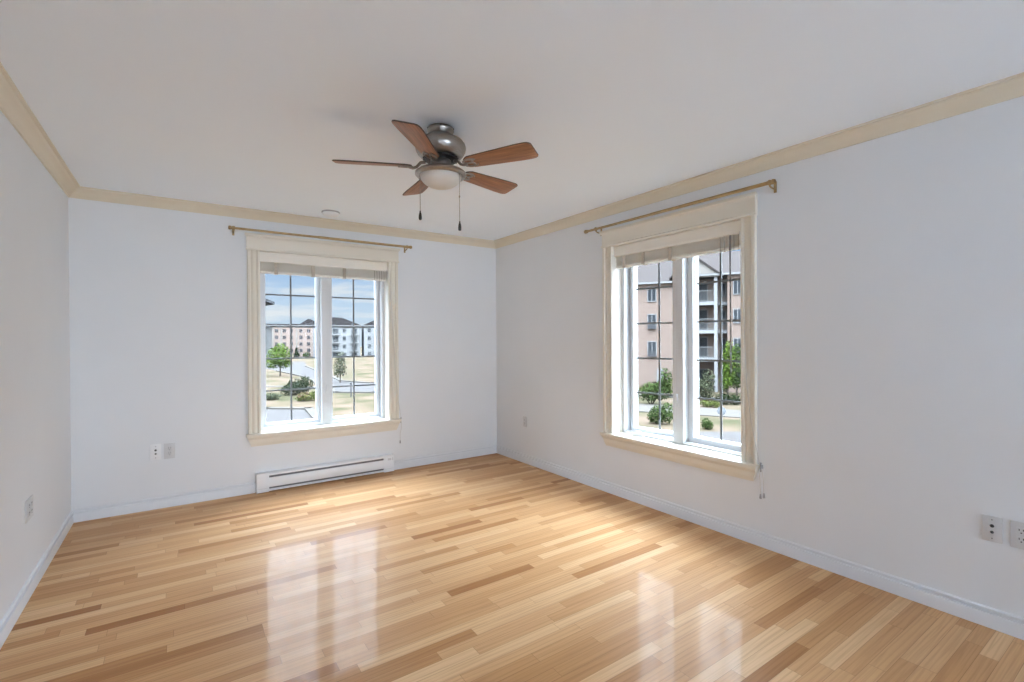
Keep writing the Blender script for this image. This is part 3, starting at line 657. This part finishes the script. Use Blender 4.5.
plant('leafy_shrub', 'tall bushy green shrub in the lower left sash of the right wall window', 'shrub', 26.3, 19.35, [(0, 0, 1.0, .75, .75, .75), (.55, -.55, 1.15, .7, .7, .8), (-.4, .5, .75, .4, .4, .45), (.5, -.9, 2.0, .5, .5, .8)], 1700, .10, MG, 15)
plant('leafy_shrub', 'near green shrub right at the bottom of the left sash of the right wall window', 'shrub', 20.0, 13.7, [(0, 0, .55, .50, .50, .55), (.35, -.4, .65, .40, .40, .62), (-.2, .3, .35, .3, .3, .33)], 1500, .07, MG, 16)
plant('shrub', 'low hedge clump along the wall of the brick building', 'shrub', 33.6, 24.6, [(0, 0, .4, 1.0, 1.2, .5), (-.3, 1.1, .3, .7, .8, .4), (.5, -1.2, .6, .6, .8, .7)], 900, .10, YG, 17)

# ------------------------------------------------------------------ outside: buildings (local x along the facade, y into the building, z from the ground)
def window_on(par, x, z, w, h, y=0.0, mull=1, m='exwhite'):
    b = MB(); t = .07
    b.box(x-w/2-t, x-w/2, y-.06, y, z-t, z+h+t).box(x+w/2, x+w/2+t, y-.06, y, z-t, z+h+t).box(x-w/2, x+w/2, y-.06, y, z+h, z+h+t).box(x-w/2-.04, x+w/2+.04, y-.10, y, z-t, z)
    for k in range(mull): b.box(x-w/2+w*(k+1)/(mull+1)-.03, x-w/2+w*(k+1)/(mull+1)+.03, y-.05, y-.005, z, z+h)
    o = b.build('window', m, par)
    MB().box(x-w/2, x+w/2, y-.035, y-.004, z, z+h).build('pane', 'exglass', o); return o
def gable_roof(par, x0, x1, y0, y1, ze, rise, m='shingle', hip=0.0, over=.4, soffit='exwhite'):
    b = MB(); ym = (y0+y1)/2; x0, x1, y0, y1 = x0-over, x1+over, y0-over, y1+over
    e = [(x0, y0, ze), (x1, y0, ze), (x1, y1, ze), (x0, y1, ze)]; e2 = [(x, y, ze+.16) for x, y, _ in e]; rg = [(x0+hip, ym, ze+rise), (x1-hip, ym, ze+rise)]
    V = [b.bm.verts.new(p) for p in e+e2+rg]
    b.mi = 1; b._f(V[0:4])
    for i in range(4): b._f((V[i], V[(i+1) % 4], V[4+(i+1) % 4], V[4+i]))
    b.mi = 0; b._f((V[4], V[5], V[9], V[8])); b._f((V[6], V[7], V[8], V[9]))
    if hip == 0: b.mi = 1
    b._f((V[5], V[6], V[9])); b._f((V[7], V[4], V[8])); return b.build('roof', [m, soffit], par)

# red brick block across the lawn
bb = thing('apartment_building', 'four storey red brick apartment building with balconies outside the right wall window', 'building', (35.0, 26.0, GZ), math.atan2(-.856, .517))
H = 10.25
b = MB().box(-16, 1.95, 0, 13, -.3, H); b.build('brick_wall', 'brick', bb)
b = MB().box(1.95, 6.4, 1.7, 13, -.3, H+.4); b.build('brick_wall', 'brick', bb)
b = MB().box(6.4, 24, 0, 13, -.3, H+.5); b.build('brick_wall', 'brick', bb)
for z in (8.62, 5.98, 3.34):
    for x in (-.30, -5.2, -10.5): window_on(bb, x, z, .72, 1.3)
for z in (9.0, 6.38, 3.72, 1.1):
    for x in (7.25, 11.5, 15.5, 20): window_on(bb, x, z, .62, 1.2)
for z in (3.9, 6.55):
    b = MB().box(-.62, .02, -.24, 0, z-.62, z-.22).box(-.66, .06, -.26, -.22, z-.66, z-.18); b.build('air_conditioner', 'post', bb)
b = MB().box(.12, .75, -.08, .02, -.1, 2.05).box(.20, .67, -.11, -.07, .1, 1.95); dr = b.build('door', 'exwhite', bb)
b = MB().box(.60, .64, -.15, -.10, .95, 1.05); b.build('door_handle', 'post', dr)
for z in (8.05, 5.42, 2.80):
    b = MB().box(1.95, 5.55, -.1, 1.7, z, z+.34); b.build('balcony_slab', 'exwhite', bb)
    b = MB().box(5.62, 6.4, .7, 1.7, z, z+.30); b.build('balcony_slab', 'exwhite', bb)
for z in (8.39, 5.76, 3.14, .05):
    b = MB(); b.box(2.05, 5.25, -.06, -.02, z+.98, z+1.04).box(2.05, 5.25, -.06, -.02, z+.08, z+.13)
    for k in range(26): b.box(2.08+k*.125, 2.105+k*.125, -.05, -.025, z+.1, z+1.0)
    b.build('railing', 'rail', bb)
    b = MB(); b.box(5.66, 6.38, .76, .80, z+.95, z+1.0)
    for k in range(6): b.box(5.68+k*.13, 5.705+k*.13, .765, .79, z-.05, z+.96)
    b.build('railing', 'rail', bb)
    w_ = window_on(bb, 3.75, z+.05, 1.7, 1.85, 1.7, 1)
    window_on(bb, 6.0, z+.55, .42, 1.2, 1.7, 0)
for x in (1.97, 5.27):
    b = MB().box(x, x+.30, -.14, .16, -.3, H+.45); b.build('column', 'exwhite', bb)
gable_roof(bb, -16, 2.2, 0, 13, H, 3.1)
gable_roof(bb, 2.2, 24, 0, 13, H+.5, 3.2)
b = MB(); gx, gz = 3.72, H+.40
tri = [(gx-2.05, gz), (gx+2.05, gz), (gx+2.05, gz+.18), (gx, gz+1.80), (gx-2.05, gz+.18)]
b.loft([[(x, -.30, z) for x, z in tri], [(x, .2, z) for x, z in tri]]); b.build('gable', 'creamsiding', bb)
b = MB()
for s in (-1, 1):
    q = [(gx, gz+1.80), (gx+s*2.35, gz-.06), (gx+s*2.35, gz+.10), (gx, gz+1.98)]
    b.loft([[(x, -.45, z) for x, z in q], [(x, 6.5, z) for x, z in q]])
b.build('gable_roof', 'shingle', bb)

# beige block far off
ba = thing('apartment_building', 'long beige apartment block with small dark windows in the distance', 'building', (24.0, 188, zg(0, 188)), -math.radians(9.5))
Hb = 11.4
b = MB().box(.5, 17.0, 0, 14, -.5, Hb); b.build('facade', 'palebrick', ba)
b = MB().box(-12, .5, 1.5, 14, -.5, Hb); b.build('facade', 'siding', ba)
gable_roof(ba, -12, 17.0, 0, 14, Hb, .9, 'greyshingle', hip=4.5)
gable_roof(ba, 9.5, 16.9, .3, 13.7, Hb+.1, 2.7, 'greyshingle', hip=3.6)
for k in range(4):
    z = 8.95 - k*2.42
    for x in (2.0, 4.6, 6.9, 10.1, 12.7, 15.5): window_on(ba, x, z, 1.05, 1.25, 0, 1, 'palebrick')
    for x in (-3.2, -8.5):
        b = MB().box(x-2.2, x+2.2, -.1, 1.5, z-.9, z-.65); b.build('balcony_slab', 'exwhite', ba)
        b = MB().box(x-2.2, x+2.2, -.1, -.03, z+.30, z+.38)
        for q in range(23): b.box(x-2.2+q*.2, x-2.15+q*.2, -.09, -.04, z-.65, z+.32)
        b.build('railing', 'post', ba); window_on(ba, x, z-.5, 2.4, 1.9, 1.5, 1)
for x in (.6, 3.3, 8.4):
    b = MB().box(x, x+.5, -.25, 0, -.5, Hb); b.build('pilaster', 'creamsiding', ba)
# pale grey pair of blocks
def grey_block(label, x, y, w, xs_, flip):
    r = thing('apartment_building', label, 'building', (x, y, zg(0, y)), -math.radians(14)); Hh = 10.75
    b = MB().box(0, w, 0, 13, -.5, Hh); b.build('facade', 'siding', r)
    gable_roof(r, 0, w, 0, 13, Hh, 3.1, 'greyshingle', hip=6.4)
    for k in range(4):
        z = 8.3 - k*2.75
        for j, xx in enumerate(xs_):
            if j % 2 == flip:
                window_on(r, xx, z+.2, 1.0, 1.35)
            else:
                b = MB().box(xx-1.3, xx+1.3, -1.2, 0, z-.75, z-.5); b.build('balcony_slab', 'exwhite', r)
                b = MB().box(xx-1.3, xx+1.3, -1.2, -1.14, z+.35, z+.42)
                for q in range(14): b.box(xx-1.3+q*.19, xx-1.26+q*.19, -1.19, -1.15, z-.5, z+.36)
                b.build('railing', 'rail', r); window_on(r, xx, z-.42, 1.7, 1.9, 0, 1)
    return r
grey_block('pale grey apartment block with sloping roof left of its twin', 33.7, 166.0, 15.2, (1.6, 4.4, 7.2, 10.0, 13.2), 1)
grey_block('pale grey apartment block with sloping roof at the right edge of the far window', 49.6, 162.0, 20.0, (1.8, 4.6, 7.6, 11.0, 14.0, 17.5), 0)

# eave corner of the neighbouring wing
ev = thing('roof_eave', 'white eave corner with dark gutter poking into the left sash of the far window', 'roof', (-1.42, 6.35, 2.07))
T0, TA, TB = Vector((0, 0)), Vector((-.22, -.65))*4.0, Vector((-.011, .90))*1.0
TB = Vector((-.20, 1.0))*3.0
b = MB(); b.poly([T0+Vector((-.04, .01)), TA+Vector((-.04, .02)), Vector((-6, -2.6)), Vector((-6, 3)), TB+Vector((-.04, -.02))], 0, .06); b.build('soffit', 'exwhite', ev)
b = MB()
for q in (TA, TB):
    d = q.normalized(); n = Vector((d.y, -d.x))*.03
    b.poly([T0+n, q+n, q-n, T0-n] , -.01, .045)
b.build('gutter', 'post', ev)
b = MB(); b.poly([T0+Vector((-.1, .05)), TA, Vector((-6, -2.6)), Vector((-6, 3)), TB], .06, .10)
b.build('roof_deck', 'shingle', ev)
b = MB().box(-6.4, -4.2, 4.2, 9.0, GZ, 2.07); struct(b.build('wall_wing', 'siding'), 'pale siding of the neighbouring wing')

# street furniture
r = thing('road_sign', 'pale blank sign on a thin post seen low in the right wall window', 'sign', (19.15, 9.15, GZ))
b = MB().tube([(0, 0, -.2), (0, 0, 1.5)], .025, 8); b.build('sign_post', 'exmetal', r)
b = MB().lathe([(0, -.012), (.20, -.012), (.215, -.008), (.215, .008), (.20, .012), (0, .012)], (0, 0, 0), 8, 'y', False); b.xf(Matrix.Translation((-.04, -.02, 1.38)) @ Matrix.Rotation(-math.radians(58), 4, 'Z')); b.build('sign_board', 'exmetal', r)
r = thing('bollard', 'thin grey post standing by the kerb in the right sash of the far window', 'post', (9.35, 38.2, GZ))
b = MB().tube([(0, 0, -.2), (0, 0, 1.12)], .055, 10); b.build('post', 'post', r)
b = MB().lathe([(0, 1.10), (.10, 1.10), (.11, 1.16), (.09, 1.24), (0, 1.27)], (0, 0, 0), 12); b.build('cap', 'post', r)
